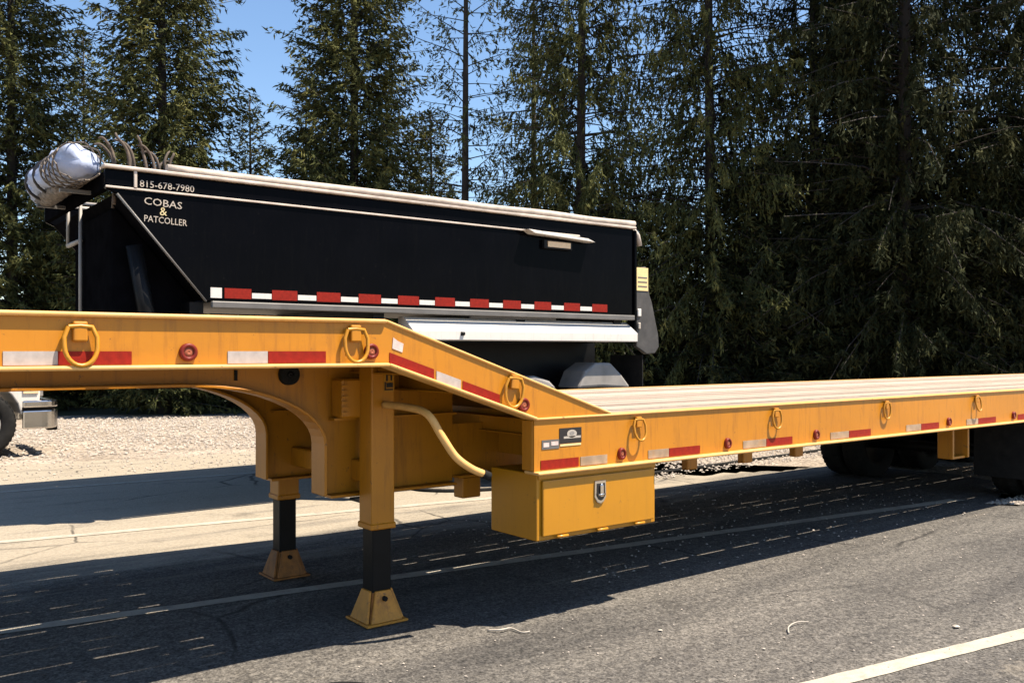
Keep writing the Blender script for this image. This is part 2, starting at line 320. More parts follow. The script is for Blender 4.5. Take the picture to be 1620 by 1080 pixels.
# ------------------------------------------------------------------ the yellow drop deck trailer
T = thing('drop_deck_trailer', 'yellow drop deck trailer with raised front deck, sloped step and wooden lower deck', 'trailer', (6.0, 5.025, 0))
Y0, Y1 = 3.73, 6.32
XF, XK, XC, XE = -1.6, 2.125, 3.033, 16.0     # front end, knee, corner, rear end
for side, (yo, s) in enumerate(((Y0, 1), (Y1, -1))):
    def yb(m, a, b, x0, x1, z0, z1): ya, ybb = sorted((yo + s * a, yo + s * b)); return m.box(x0, x1, ya, ybb, z0, z1)
    def pr(m, pts, a, b): ya, ybb = sorted((yo + s * a, yo + s * b)); return m.prism(pts, 'y', ya, ybb)
    # raised deck rail
    m = MB(); yb(m, 0, .012, XF, XK, 1.440, 1.640); m.build('upper_side_rail', M['yellow'], T)
    m = MB(); yb(m, -.045, .075, XF, XK + .004, 1.425, 1.4435); m.build('upper_rail_flange', M['highlight'], T, bevel=.0085, seg=3)
    m = MB(); yb(m, -.022, .075, XF, XK, 1.630, 1.650); m.build('upper_rail_cap', M['highlight'], T, bevel=.010, seg=3)
    # slope rail
    m = MB(); pr(m, [(XK, 1.441), (XK, 1.642), (3.595, 1.139), (XC, 1.139)], 0, .012); m.build('slope_rail', M['yellow'], T)
    m = MB(); a, b = sorted((yo - s * .045, yo + s * .075)); m.band([(XK + .004, 1.4435), (XC - .004, 1.146)], a, b, .018); m.build('slope_rail_flange', M['highlight'], T, bevel=.0085, seg=3)
    m = MB(); a, b = sorted((yo - s * .010, yo + s * .075)); m.band([(XK, 1.650), (3.60, 1.150)], a, b, .014); m.build('slope_rail_cap', M['highlight'], T, bevel=.0065, seg=3)
    # lower deck rail
    m = MB(); yb(m, 0, .012, XC, XE, .850, 1.130); m.build('lower_side_rail', M['yellow'], T)
    m = MB(); yb(m, -.045, .085, XC - .004, XE, .834, .852); m.build('lower_rail_flange', M['highlight'], T, bevel=.0085, seg=3)
    m = MB(); yb(m, -.012, .075, XC, XE, 1.128, 1.140); m.build('lower_rail_cap', M['highlight'], T, bevel=.004, seg=2)
    m = MB(); yb(m, .012, .105, XC - .003, XC + .09, .853, 1.127); m.build('corner_post', M['yellow'], T, bevel=.004)
# front plate of the lower deck
MB().box(XC + .42, XC + .432, Y0 + .014, Y1 - .014, .853, 1.126).build('front_plate', M['yellow'], T)
MB().box(XF, XF + .012, Y0 + .002, Y1 - .002, 1.44, 1.634).build('nose_plate', M['yellow'], T)
# gooseneck beams: a deep web, a curved bottom flange, then the main beam under the deck
def neck(n=12):
    P = [(XF + .1, 1.335), (1.42, 1.335)]
    for i in range(1, n + 1):
        a = math.pi / 2 * i / n; P.append((1.42 + .795 * math.sin(a), .985 + .35 * math.cos(a)))
    return P
for yb_ in (4.615, 5.435):
    P = neck(); P.append((2.215, .70))
    web = P + [(XC + .063, .70), (XC + .063, 1.262), (2.14, 1.596), (XF + .1, 1.596)]
    MB().prism(web, 'y', yb_ - .006, yb_ + .006).build('gooseneck_web', M['yellow'], T)
    MB().band(P, yb_ - .085, yb_ + .085, .016).build('gooseneck_flange', M['yellow'], T, bevel=.003)
    MB().box(2.24, XC + .046, yb_ - .08, yb_ + .08, .684, .698).build('neck_bottom_flange', M['yellow'], T)
    MB().box(XC + .064, XE - .1, yb_ - .006, yb_ + .006, .735, 1.05).build('main_beam_web', M['yellow'], T)
    MB().box(XC + .064, XE - .1, yb_ - .075, yb_ + .075, .720, .7345).build('main_beam_flange', M['yellow'], T)
    for s in (-1, 1):
        MB().box(2.26, XC + .045, *sorted((yb_ + s * .0065, yb_ + s * .08)), 1.112, 1.126).build('shelf_flange', M['yellow'], T)
# cross members (shared mesh)
cm = MB().box(-.004, .004, Y0 + .02, Y1 - .02, -.09, -.006).box(-.035, .035, Y0 + .02, Y1 - .02, -.005, 0).box(-.035, .035, Y0 + .02, Y1 - .02, -.1, -.0905)
cme = cm.mesh('crossmember', (0, 5.025, 0)); cme.materials.append(M['yellow'])
x = XC + .3
while x < XE - .15: place('crossmember', cme, T, (x, 5.025, 1.098)); x += .41
x = XF + .25
while x < XK - .05: place('crossmember', cme, T, (x, 5.025, 1.604)); x += .41
for x in (2.42, 2.72): place('crossmember', cme, T, (x, 5.025, 1.636 - (x - XK) * .345 - .06))
MB().box(XE - .02, XE, Y0 + .013, Y1 - .013, .85, 1.127).build('tail_plate', M['yellow'], T)
# deck planks, laid lengthways with uneven gaps
rnd = random.Random(3)
def planks(name, n, x0, x1, z0, z1, ya=Y0 + .078, yb=Y1 - .078, slope=None):
    pitch = (yb - ya) / n
    for i in range(n):
        gap = rnd.choice((.008, .012, .016, .020, .024, .028)); y0 = ya + i * pitch + gap / 2; y1 = ya + (i + 1) * pitch - rnd.choice((.004, .007, .010)); dz = rnd.uniform(-.004, .001)
        nseg = 22; vs = []; fs = []
        for k in range(nseg + 1):
            t = k / nseg; xx = x0 + (x1 - x0) * t; j0, j1 = rnd.uniform(-.0065, .0055), rnd.uniform(-.0055, .0065); zz = (slope(xx) if slope else 0) + dz
            vs += [(xx, y0 + j0, z0 + zz), (xx, y1 + j1, z0 + zz), (xx, y1 + j1, z1 + zz), (xx, y0 + j0, z1 + zz)]
        for k in range(nseg):
            for q in range(4): fs.append((k * 4 + q, k * 4 + (q + 1) % 4, k * 4 + 4 + (q + 1) % 4, k * 4 + 4 + q))
        e = nseg * 4; fs += [(3, 2, 1, 0), (e, e + 1, e + 2, e + 3)]
        MB().add(vs, fs).build(name, M['wood'], T)
planks('deck_plank', 16, 3.61, XE - .03, 1.100, 1.140)
planks('upper_deck_plank', 16, XF + .02, XK - .01, 1.606, 1.645)
MB().prism([(XK, 1.612), (XK, 1.640), (3.60, 1.128), (3.60, 1.10)], 'y', Y0 + .013, Y1 - .013).build('slope_plate', M['yellow'], T)

# landing legs
def leg(x, y, foot_m):
    L = MB().box(x - .0725, x + .0725, y - .0725, y + .0725, .53, 1.43).build('landing_leg', M['yellow'], T, at=(x, y, 0), bevel=.008, seg=2)
    MB().box(x - .079, x + .079, y - .079, y + .079, .522, .556).build('leg_collar', M['yellow'], L, bevel=.006)
    MB().box(x - .058, x + .058, y - .058, y + .058, .13, .523).build('inner_leg', M['black'], L, bevel=.006)
    F = MB().box(x - .128, x + .128, y - .128, y + .128, .010, .024).build('foot', foot_m, L, bevel=.004)
    for k in range(4):
        c, s = (1, 0, -1, 0)[k], (0, 1, 0, -1)[k]
        vs = []
        for off in (0, .014):
            for (t, h) in ((-.096, .025), (.096, .025), (.046, .185), (-.046, .185)):
                d = .116 - (h - .025) * .28 - off
                vs.append((x + c * d - s * t, y + s * d + c * t, h))
        MB().add(vs, [(0, 1, 2, 3), (7, 6, 5, 4)] + [(i, i + 4, (i + 1) % 4 + 4, (i + 1) % 4) for i in range(4)]).build('foot_gusset', foot_m, L, bevel=.002)
    MB().add([(x + a * d, y + b * d, h) for d, h in ((.098, .025), (.058, .178)) for a, b in ((-1, -1), (1, -1), (1, 1), (-1, 1))], [(0, 1, 2, 3), (7, 6, 5, 4)] + [(i, (i + 1) % 4, (i + 1) % 4 + 4, i + 4) for i in range(4)]).build('foot_core', M['rusty_foot'], L)
    MB().tube([(x, y - .10, .145), (x, y + .10, .145)], .014, 8).build('foot_pin', M['black'], L)
    return L
Ln = leg(2.451, 4.40, M['yellow_foot']); Lf = leg(2.451, 5.65, M['rusty_foot'])
MB().box(2.40, 2.48, 4.48, 5.57, .765, .885).build('leg_cross_tube', M['yellow'], T, bevel=.008)
b = MB().box(2.27, 2.40, 4.46, 4.60, 1.13, 1.345).build('gear_housing', M['yellow'], T, bevel=.01)
for k in range(6): MB().box(2.262, 2.30, 4.448, 4.459, 1.15 + k * .03, 1.163 + k * .03).build('housing_ridge', M['yellow'], b)
# printed plate on the near leg
pl = MB().box(2.452, 2.517, 4.324, 4.3265, 1.275, 1.40).build('leg_decal', M['yellow_box'], T)
for k, (a, b_, c, d) in enumerate(((2.458, 2.508, 1.284, 1.292), (2.456, 2.464, 1.284, 1.33), (2.468, 2.508, 1.300, 1.325), (2.466, 2.476, 1.335, 1.37), (2.474, 2.502, 1.366, 1.375), (2.494, 2.503, 1.338, 1.372), (2.500, 2.512, 1.383, 1.394), (2.48, 2.49, 1.378, 1.388))):
    MB().box(a, b_, 4.3215, 4.3235, c, d).build('printed_mark', M['decal'], pl)
# round black socket on the gooseneck
m = MB().lathe([(0, .001), (-.03, .001), (-.034, .02), (-.034, .045), (-.03, .056), (0, .058)], (2.02, 4.609, 1.372)); q = m.build('air_line_socket', M['rubber'], T)
MB().lathe([(-.034, .001), (-.041, .001), (-.041, .016), (-.034, .018)], (2.02, 4.609, 1.372), n=12).build('socket_core', M['black'], q)
MB().box(1.72, 1.735, 4.598, 4.609, 1.345, 1.40).build('stud', M['black'], T)
# bent yellow pipe from leg to tool box
def smooth(P, n=6):
    P = [Vector(p) for p in P]; out = []
    for i in range(len(P) - 1):
        a, b, c, d = P[max(i - 1, 0)], P[i], P[i + 1], P[min(i + 2, len(P) - 1)]
        for k in range(n):
            t = k / n; out.append(.5 * ((2 * b) + (c - a) * t + (2 * a - 5 * b + 4 * c - d) * t * t + (3 * b - a - 3 * c + d) * t ** 3))
    out.append(P[-1]); return out
PP = smooth([(2.457, 4.33, 1.206), (2.439, 4.05, 1.205), (2.422, 3.83, 1.182), (2.466, 3.765, 1.073), (2.537, 3.75, .969), (2.626, 3.745, .904), (2.705, 3.745, .869)])
pp = MB().tube(PP, .020, 10).build('crank_handle', M['highlight'], T)  # pale colour carries the sunlight on the crank
MB().tube([(2.703, 3.745, .870), (2.745, 3.745, .852)], .023, 10).build('crank_grip', M['rubber'], pp)
# tool box
bx = MB().box(3.055, 3.972, 3.735, 4.15, .474, .836).build('tool_box', M['yellow_box'], T, bevel=.006, seg=2)
d = MB().box(3.085, 3.945, 3.716, 3.7335, .498, .800).build('tool_box_door', M['yellow_box'], bx, bevel=.006, seg=2)
MB().prism([(3.060, .806), (3.967, .806), (3.967, .834), (3.060, .834)], 'y', 3.722, 3.7345).build('drip_edge', M['yellow_box'], bx, bevel=.004)
for hx in (3.22, 3.52, 3.82): MB().tube([(hx - .04, 3.714, .488), (hx + .04, 3.714, .488)], .008, 8).build('hinge', M['yellow_box'], bx)
cx, cz = 3.50, .708
sh = [(-.042, .06), (.042, .06), (.044, -.035), (.025, -.062), (0, -.072), (-.025, -.062), (-.044, -.035)]
lt = MB().prism([(cx + a, cz + b) for a, b in sh], 'y', 3.706, 3.7155).build('latch_plate', M['chrome'], bx, bevel=.003)
MB().prism([(cx + a * .72, cz + b * .74) for a, b in sh], 'y', 3.7035, 3.7055).build('latch_recess', M['decal'], lt)
MB().box(cx - .012, cx + .012, 3.692, 3.703, cz - .03, cz + .035).build('latch_handle', M['chrome'], lt, bevel=.003)
MB().tube([(cx - .025, 3.697, cz - .018), (cx + .025, 3.697, cz - .018)], .007, 8).build('latch_grip', M['chrome'], lt)
MB().lathe([(-.004, .001), (-.004, .009), (0, .010)], (cx + .004, 3.703, cz + .034), n=12).build('key_cylinder', M['chrome'], lt)
# tie down rings: strap bracket and D ring (shared meshes)
def ring_pts(wd=.07, h=.12):
    P = [(-wd * .72, 0, -.01)]
    P += [(-wd, 0, -.05)]
    for k in range(0, 13):
        a = math.pi + math.pi * k / 12; P.append((wd * math.cos(a), 0, -.085 + (h - .05) * math.sin(a)))
    P += [(wd, 0, -.05), (wd * .72, 0, -.01), (0, 0, -.006), (-wd * .72, 0, -.01)]
    return P
rm = MB().tube(ring_pts(.058, .125), .009, 8, cap=False).mesh('tie_down_ring'); rm.materials.append(M['yellow_box'])
km = MB().box(-.026, .026, -.012, .012, -.065, .012).mesh('ring_strap', bevel=.006, seg=2); km.materials.append(M['yellow'])
RP = [(.787, 1.602, 0), (1.958, 1.608, 0), (2.891, 1.365, 19.2), (3.811, 1.105, 0), (5.137, 1.105, 0), (6.539, 1.105, 0), (8.015, 1.105, 0), (9.45, 1.105, 0), (-.4, 1.602, 0), (10.9, 1.105, 0), (12.3, 1.105, 0)]
for i, (x, z, a) in enumerate(RP):
    rg = place('tie_down_ring', rm, T, (x, Y0 - .019, z), (R(-9 + 4 * (i % 3)), R(a * .3), 0))
    if x > 3.5: rg.scale = (.82, .82, .82)
    k = bpy.data.objects.new('ring_strap', km); C.objects.link(k); k.parent = rg; k.location = (0, .005, 0); k.rotation_euler = (R(9 - 4 * (i % 3)), 0, 0)
# red marker lights
lm = MB().lathe([(.002, .037), (-.012, .037), (-.018, .033), (-.018, .022), (-.010, .019)], (0, 0, 0), n=24).mesh('marker_light'); lm.materials.append(M['lens'])
lc = MB().lathe([(-.010, .001), (-.016, .001), (-.014, .012), (-.010, .0195)], (0, 0, 0), n=16).mesh('lens_core'); lc.materials.append(M['lenscore'])
for i, (x, z) in enumerate(((1.198, 1.495), (2.045, 1.498), (2.955, 1.215), (3.681, .905), (4.637, .905), (5.616, .905), (7.532, .905), (8.75, .905), (10, .905), (-.2, 1.495))):
    lo = place('marker_light', lm, T, (x, Y0 - .002, z))
    if i > 2: lo.scale = (.8, 1, .95)
    k = bpy.data.objects.new('lens_core', lc); C.objects.link(k); k.parent = lo
# reflective tape
def tape(x0, x1, z, h, red, zs=0):
    m = MB(); n = 6
    m.prism([(x0, z - h / 2), (x1, z - h / 2 + zs * (x1 - x0)), (x1, z + h / 2 + zs * (x1 - x0)), (x0, z + h / 2)], 'y', Y0 - .0035, Y0 - .0005)
    m.build('red_tape' if red else 'white_tape', M['red'] if red else (M['white'] if z > 1.2 else M['fadedwhite']), T)
for x0, x1, red in ((-.3, .15, 1), (.53, .712, 0), (.712, .978, 1), (1.364, 1.54, 0), (1.543, 1.815, 1)): tape(x0, x1, 1.473, .052, red)
for x0, x1, z, red in ((2.145, 2.395, 1.468, 1), (2.41, 2.555, 1.377, 0), (2.568, 2.80, 1.325, 1)): tape(x0, x1, z, .05, red, -.33)
x = 3.077
for x0, x1, red in ((3.077, 3.351, 1), (3.365, 3.57, 0), (3.907, 4.085, 0), (4.088, 4.372, 1), (4.80, 5.043, 0), (5.047, 5.338, 1), (5.80, 6.035, 0), (6.041, 6.333, 1), (6.85, 7.08, 0), (7.085, 7.372, 1), (7.85, 8.06, 0), (8.062, 8.40, 1), (8.845, 9.12, 1), (9.8, 10.1, 1), (11, 11.3, 1)): tape(x0, x1, .884, .05, red)
m = MB().prism([(2.16, 1.512), (2.215, 1.493), (2.222, 1.535), (2.19, 1.548), (2.165, 1.565)], 'y', Y0 - .003, Y0 - .0005).build('torn_sticker', M['pinksticker'], T)
# maker's plate
dx, dz = 3.30, 1.035
dk = MB().box(3.21, 3.372, Y0 - .003, Y0 - .0005, .992, 1.076).build('maker_decal', M['decal'], T)
m = MB().prism([(3.30 + .036 * math.cos(a * math.pi / 8), 1.043 + .022 * math.sin(a * math.pi / 8)) for a in range(16)], 'y', Y0 - .0045, Y0 - .0032).build('decal_emblem', M['letter'], dk)
m = MB().prism([(3.30 + .018 * math.cos(a * math.pi / 6), 1.047 + .010 * math.sin(a * math.pi / 6)) for a in range(12)], 'y', Y0 - .0056, Y0 - .0046).build('emblem_core', M['greyfender'], dk)
MB().box(3.24, 3.365, Y0 - .0045, Y0 - .0032, 1.018, 1.030).build('decal_bar', M['letter'], dk)
ds = MB().box(3.085, 3.208, Y0 - .003, Y0 - .0005, .968, 1.018).build('decal_strip', M['greytrim'], T)
MB().box(3.095, 3.135, Y0 - .0042, Y0 - .0031, .980, 1.003).build('printed_mark', M['pinksticker'], ds)
MB().box(3.15, 3.20, Y0 - .0042, Y0 - .0031, .986, 1.007).build('printed_mark', M['pinksticker'], ds)
MB().box(3.215, 3.368, Y0 - .0029, Y0 - .0006, .977, .988).build('decal_caption', M['cream'], T)
# hangers below the deck
for x in (4.93, 5.56, 6.21): MB().box(x - .055, x + .055, 4.27, 4.33, .655, .838).build('frame_hanger', M['yellow'], T, bevel=.006)
MB().box(3.139, 3.278, 4.56, 4.66, .59, .719).build('frame_hanger', M['yellow'], T, bevel=.006)
hb = MB().box(8.02, 8.05, 3.93, 4.07, .53, .836).build('drop_bracket', M['yellow'], T, bevel=.004)
MB().box(8.30, 8.33, 3.93, 4.07, .53, .836).build('bracket_plate', M['yellow'], hb, bevel=.004)
MB().box(8.052, 8.298, 3.95, 4.05, .525, .548).build('bracket_floor', M['yellow'], hb, bevel=.004)
# wheels: tyre and rim (shared meshes)
def tyre_mesh(r, wd, name='tyre'):
    h = wd / 2
    m = MB().lathe([(-h * .8, r * .58), (-h, r * .68), (-h, r * .88), (-h * .86, r * .97), (-h * .3, r), (0, r * .985), (h * .3, r), (h * .86, r * .97), (h, r * .88), (h, r * .68), (h * .8, r * .58)], (0, 0, 0), n=40)
    for k in range(40):
        a = 2 * math.pi * k / 40
        for s in (-1, 1):
            a2 = a + .05 * s
            vs = []
            for (o, rr) in ((s * h * .35, r * .99), (s * h * .9, r * .955)):
                for da in (-.045, .045):
                    for dr in (0, r * .025): vs.append(((rr + dr) * math.cos(a2 + da), o, (rr + dr) * math.sin(a2 + da)))
            m.add(vs, [(0, 1, 3, 2), (4, 6, 7, 5), (0, 4, 5, 1), (2, 3, 7, 6), (1, 5, 7, 3)])
    q = m.mesh(name); q.materials.append(M['rubber']); return q
def rim_mesh(r, wd, mt, name='rim'):
    h = wd / 2
    m = MB().lathe([(-h * .8, r * .58), (-h * .86, r * .56), (-h * .7, r * .52), (-h * .2, r * .46), (-h * .25, r * .25), (-h * .6, r * .2), (-h * .62, .002)], (0, 0, 0), n=32)
    for k in range(8):
        a = 2 * math.pi * k / 8; m.tube([(r * .34 * math.cos(a), -h * .2, r * .34 * math.sin(a)), (r * .34 * math.cos(a), -h * .34, r * .34 * math.sin(a))], r * .03, 6)
    m.lathe([(h * .8, r * .58), (h * .5, r * .5), (h * .4, .002)], (0, 0, 0), n=32)
    q = m.mesh(name); q.materials.append(mt); return q
tm, rmm = tyre_mesh(.41, .25), rim_mesh(.41, .25, M['black'])
def wheel(parent, tme, rme, c, flip=False):
    o = place('tyre', tme, parent, c); k = bpy.data.objects.new('rim', rme); C.objects.link(k); k.parent = o
    if flip: o.rotation_euler = (0, 0, math.pi)
    return o
for x in (9.92, 11.12, 12.32):
    for y in (3.90, 4.19): wheel(T, tm, rmm, (x, y, .415))
    for y in (5.86, 6.15): wheel(T, tm, rmm, (x, y, .415), True)
    MB().tube([(x, 4.0, .415), (x, 6.05, .415)], .06, 12).build('axle', M['black'], T)
    for y in (4.615, 5.435): MB().box(x - .25, x + .25, y - .05, y + .05, .50, .718).build('suspension_hanger', M['black'], T, bevel=.02)
MB().box(9.25, 9.27, 3.76, 4.32, .25, .836).build('mud_flap', M['rubber'], T)

# ------------------------------------------------------------------ black dump trailer behind
D = thing('dump_trailer', 'black high-sided dump trailer with pale top rail and red-white reflective tape', 'dump trailer', (4.9, 9.05, 0))
A, B, XA, XB = 7.80, 10.30, 1.84, 7.92
SW = [(XA, 2.99), (XB, 2.99), (XB, 1.93), (2.66, 1.93), (1.93, 2.79), (XA, 2.83)]
MB().prism(SW, 'y', A, A + .05).build('side_wall', M['blackpaint'], D, bevel=.012, seg=2)
MB().prism(SW, 'y', B - .05, B).build('side_wall', M['blackpaint'], D, bevel=.012)
MB().box(XA + .002, XA + .052, A + .052, B - .052, 2.83, 2.97).build('front_header', M['matteblack'], D)
MB().prism([(1.935, 2.80), (2.665, 1.945), (2.72, 1.96), (1.99, 2.82)], 'y', A + .052, B - .052).build('front_wall', M['matteblack'], D)
MB().prism([(1.95, 1.25), (1.95, 2.70), (2.0, 2.72), (2.8, 1.78), (2.8, 1.25)], 'y', 8.1, 9.42).build('hoist_housing', M['matteblack'], D, bevel=.02, seg=2)
MB().tube([(2.3, 8.0, 1.35), (2.12, 8.0, 2.4)], .07, 12).build('hoist_cylinder', M['black'], D)
MB().box(XB - .052, XB - .002, A + .052, B - .052, 1.95, 2.94).build('tail_gate', M['blackpaint'], D)
MB().box(2.73, XB - .053, A + .052, B - .052, 1.93, 1.98).build('floor', M['greytrim'], D)
# rails and trim on the near side
MB().box(XA - .02, XB + .02, A - .035, A + .06, 2.992, 3.022).build('top_rail', M['trim'], D, bevel=.008)
MB().box(XA - .02, XB + .02, B - .06, B + .035, 2.992, 3.022).build('top_rail', M['trim'], D, bevel=.008)
MB().tube(smooth([(2.33 + i * .7, A + .005 + random.uniform(-.008, .008), 3.052 + random.uniform(-.01, .008)) for i in range(9)], 3), .04, 10).build('tarp_roll', M['tarp'], D)
for y in (A + .4, B - .4): MB().tube([(XA, y, 3.0), (XB, y, 3.0)], .018, 6).build('tarp_cable', M['trim'], D)
MB().box(XA, XB - .9, A - .018, A - .001, 2.832, 2.85).build('side_trim', M['trim'], D, bevel=.004)
MB().box(2.06, 2.085, A - .022, A - .0015, 2.852, 2.99).build('trim_post', M['trim'], D, bevel=.003)
MB().tube([(1.93, A - .008, 2.79), (2.66, A - .008, 1.93)], .010, 6).build('diagonal_brace', M['greytrim'], D)
MB().box(2.70, XB - .02, A - .045, A - .001, 1.875, 1.935).build('lower_rail', M['greytrim'], D, bevel=.008)
MB().box(XB - .01, XB + .03, A - .03, A + .10, 1.6, 2.98).build('rear_post', M['blackpaint'], D, bevel=.008)
MB().tube([(XB + .02, A + .03, 2.985), (XB + .09, A + .03, 2.93), (XB + .13, A + .03, 2.80)], .035, 8).build('rear_arm', M['trim'], D)
MB().prism([(2.70, 1.965), (2.80, 1.965), (2.80, 2.055), (2.70, 2.055)], 'y', A - .006, A - .001).build('white_tape', M['bodywhite'], D)
x = 2.824; k = 0
while x < XB - .55:
    wd = .25 if k % 2 == 0 else .19
    rd = k % 2 == 0
    MB().box(x, x + wd - .006, A - .005, A - .001, 1.965 if rd else 1.972, 2.055 if rd else 2.02).build('red_tape' if rd else 'white_tape', M['red'] if rd else M['bodywhite'], D)
    x += wd; k += 1
# side lamp with its hood
MB().prism([(6.16, 2.84), (7.05, 2.80), (7.16, 2.765), (6.25, 2.80)], 'y', A - .13, A - .002).build('lamp_hood', M['bodywhite'], D, bevel=.004)
q = MB().box(6.45, 6.87, A - .05, A - .002, 2.655, 2.755).build('lamp_box', M['black'], D, bevel=.006)
MB().box(6.50, 6.84, A - .056, A - .051, 2.675, 2.738).build('lamp_lens', M['amber'], q)
# letters
rt = (R(90), 0, 0)
text('COBAS', .086, M['letter'], D, (2.30, A - .0015, 2.745), (R(90), R(3), 0), sx=1.15)
text('&', .10, M['gold'], D, (2.30, A - .0015, 2.675), rt)
text('PATCOLLER', .078, M['letter'], D, (2.32, A - .0015, 2.60), (R(90), R(2), 0), sx=.85)
text('815-678-7980', .082, M['letter'], D, (2.335, A - .0015, 2.892), rt, sx=.98)
# rear apron with label
q = MB().prism([(7.955, 2.52), (8.14, 2.55), (8.20, 2.2), (8.24, 2.12), (8.36, 1.70), (8.37, 1.55), (8.30, 1.47), (8.15, 1.46), (7.97, 1.55)], 'y', A + .0, A + .06).build('rear_apron', M['greyflap'], D, bevel=.012, seg=2)
lb = MB().box(7.965, 8.165, A - .008, A - .001, 2.245, 2.53).build('warning_label', M['cream'], q)
for k in range(3): MB().box(7.985, 8.145, A - .0105, A - .0085, 2.29 + k * .055, 2.305 + k * .055).build('printed_bar', M['greytrim'], q)
MB().box(7.975, 8.04, A - .02, A - .001, 1.925, 2.02).build('latch_block', M['bodywhite'], q, bevel=.008)
MB().box(7.985, 8.03, A - .02, A - .001, 1.77, 1.85).build('latch_block', M['letter'], q, bevel=.008)
# white fender above the wheels
MB().prism([(A - .10, 1.61), (A - .10, 1.715), (A + .09, 1.85), (A + .20, 1.85), (A + .20, 1.61)], 'x', 4.7, XB - .03).build('side_fender', M['bodywhite'], D, bevel=.01, seg=2)
MB().box(5.5, 6.7, A + .04, A + .07, 1.853, 1.872).build('fender_strip', M['greytrim'], D)
MB().tube([(5.28, A - .103, 1.68), (5.32, A - .103, 1.68)], .02, 8).build('fender_catch', M['black'], D)
# frame, legs, wheels
for y in (8.55, 9.55): MB().box(2.3, XB, y - .05, y + .05, 1.15, 1.60).build('frame_rail', M['black'], D)
for x in (2.6, 4.4, 6.2, 7.7): MB().box(x - .06, x + .06, A + .06, B - .06, 1.60, 1.925).build('bolster', M['black'], D)
for y in (8.0, 10.1):
    l_ = MB().box(4.28, 4.42, y - .07, y + .07, .45, 1.6).build('landing_leg', M['black'], D, bevel=.006)
    MB().box(4.31, 4.39, y - .04, y + .04, .03, .46).build('inner_leg', M['greytrim'], l_)
    MB().box(4.22, 4.48, y - .13, y + .13, .008, .03).build('foot', M['black'], l_)
MB().box(4.31, 4.39, 8.075, 10.025, 1.2, 1.3).build('leg_cross_tube', M['black'], D)
t2, r2 = tyre_mesh(.52, .28, 'dump_tyre'), rim_mesh(.52, .28, M['bodywhite'], 'dump_rim')
for x in (6.35, 7.45):
    for y in (7.99, 8.31): wheel(D, t2, r2, (x, y, .525))
    for y in (9.8, 10.12): wheel(D, t2, r2, (x, y, .525), True)
    MB().tube([(x, 8.0, .525), (x, 10.1, .525)], .07, 10).build('axle', M['black'], D)
    for y in (8.55, 9.55): MB().box(x - .3, x + .3, y - .045, y + .045, .6, 1.148).build('suspension_hanger', M['black'], D, bevel=.02)
def arc(cx, cz, r, a0, a1, n=10): return [(cx + r * math.cos(R(a0 + (a1 - a0) * i / n)), cz + r * math.sin(R(a0 + (a1 - a0) * i / n))) for i in range(n + 1)]
MB().prism([(7.06, 1.06), (7.16, 1.26), (7.34, 1.36), (7.58, 1.36), (7.76, 1.22), (7.92, 1.06), (7.86, 1.04), (7.45, 1.07)], 'y', A + .05, A + .45).build('wheel_fender', M['greyfender'], D, bevel=.03, seg=2)
MB().prism([(5.9, 1.06), (6.1, 1.19), (6.4, 1.22), (6.62, 1.16), (6.74, 1.06), (6.35, 1.07)], 'y', A + .05, A + .45).build('wheel_fender', M['greyfender'], D, bevel=.03, seg=2)
MB().box(8.1, 8.115, A + .03, A + .6, .3, 1.45).build('mud_flap', M['rubber'], D)
# front ladder frame
fr = MB()
fr.tube([(1.91, 9.52, 2.92), (1.91, 9.52, 2.5)], .016, 6).tube([(1.91, 9.0, 2.92), (1.91, 9.0, 1.4)], .016, 6)
fr.tube([(1.91, 9.52, 2.92), (1.91, 9.0, 2.92)], .022, 6).tube([(1.91, 9.52, 2.52), (1.91, 9.0, 2.52)], .022, 6)
fr.build('front_ladder', M['greyfender'], D)
# tarp bundle along the top of the front wall
tb = thing('tarp_bundle', 'pale blue-white tarp rolled and strapped along top front of black dump trailer', 'tarp', (1.68, 9.0, 2.86))
def lumpy(name, y0, y1, r0, m, seed, parent, cx=1.68, cz=3.0, n=54, k=30, ends=True):
    rn = random.Random(seed); vs = []; ph = [rn.uniform(0, 6) for _ in range(6)]
    for i in range(n + 1):
        t = i / n; y = y0 + (y1 - y0) * t
        e = (min(1, (1 - abs(2 * t - 1)) * 6)) ** .5 if ends else 1
        for q in range(k):
            a = 2 * math.pi * q / k
            rr = r0 * e * (1 + .05 * math.sin(3 * a + ph[0] + 4 * t) + .05 * math.sin(9 * t + 2 * a + ph[1]) + .04 * math.sin(19 * t + 5 * a + ph[2]) + .10 * (.5 - abs(math.sin(23 * t + 2 * a + ph[1]))) + .06 * (.5 - abs(math.sin(41 * t - 3 * a + ph[3]))) + .05 * abs(math.sin(31 * t + 3 * a + ph[4])) - .05 * abs(math.sin(13 * t - 7 * a + ph[5])) + rn.uniform(-.025, .025))
            vs.append((cx + rr * 1.0 * math.cos(a), y + .03 * math.sin(a * 2 + ph[3]) * e, cz + rr * .82 * math.sin(a)))
    fs = [(i * k + q, i * k + (q + 1) % k, (i + 1) * k + (q + 1) % k, (i + 1) * k + q) for i in range(n) for q in range(k)]
    fs += [tuple(range(k - 1, -1, -1)), tuple(n * k + q for q in range(k))]
    return MB().add(vs, fs, True).build(name, m, parent)
lumpy('tarp_roll', 7.92, 9.25, .175, M['bluetarp'], 4, tb, cz=3.06)
lumpy('tarp_roll_end', 9.1, 9.6, .125, M['bluetarp'], 9, tb, cz=3.02)
nw = MB()
for sg in (-1, 1):
    for k in range(9):
        nw.tube([(1.68 + .185 * math.cos(R(40 * k + sg * 14 * i)), 7.93 + .055 * i, 3.05 + .155 * math.sin(R(40 * k + sg * 14 * i))) for i in range(12)], .007, 5, cap=False)
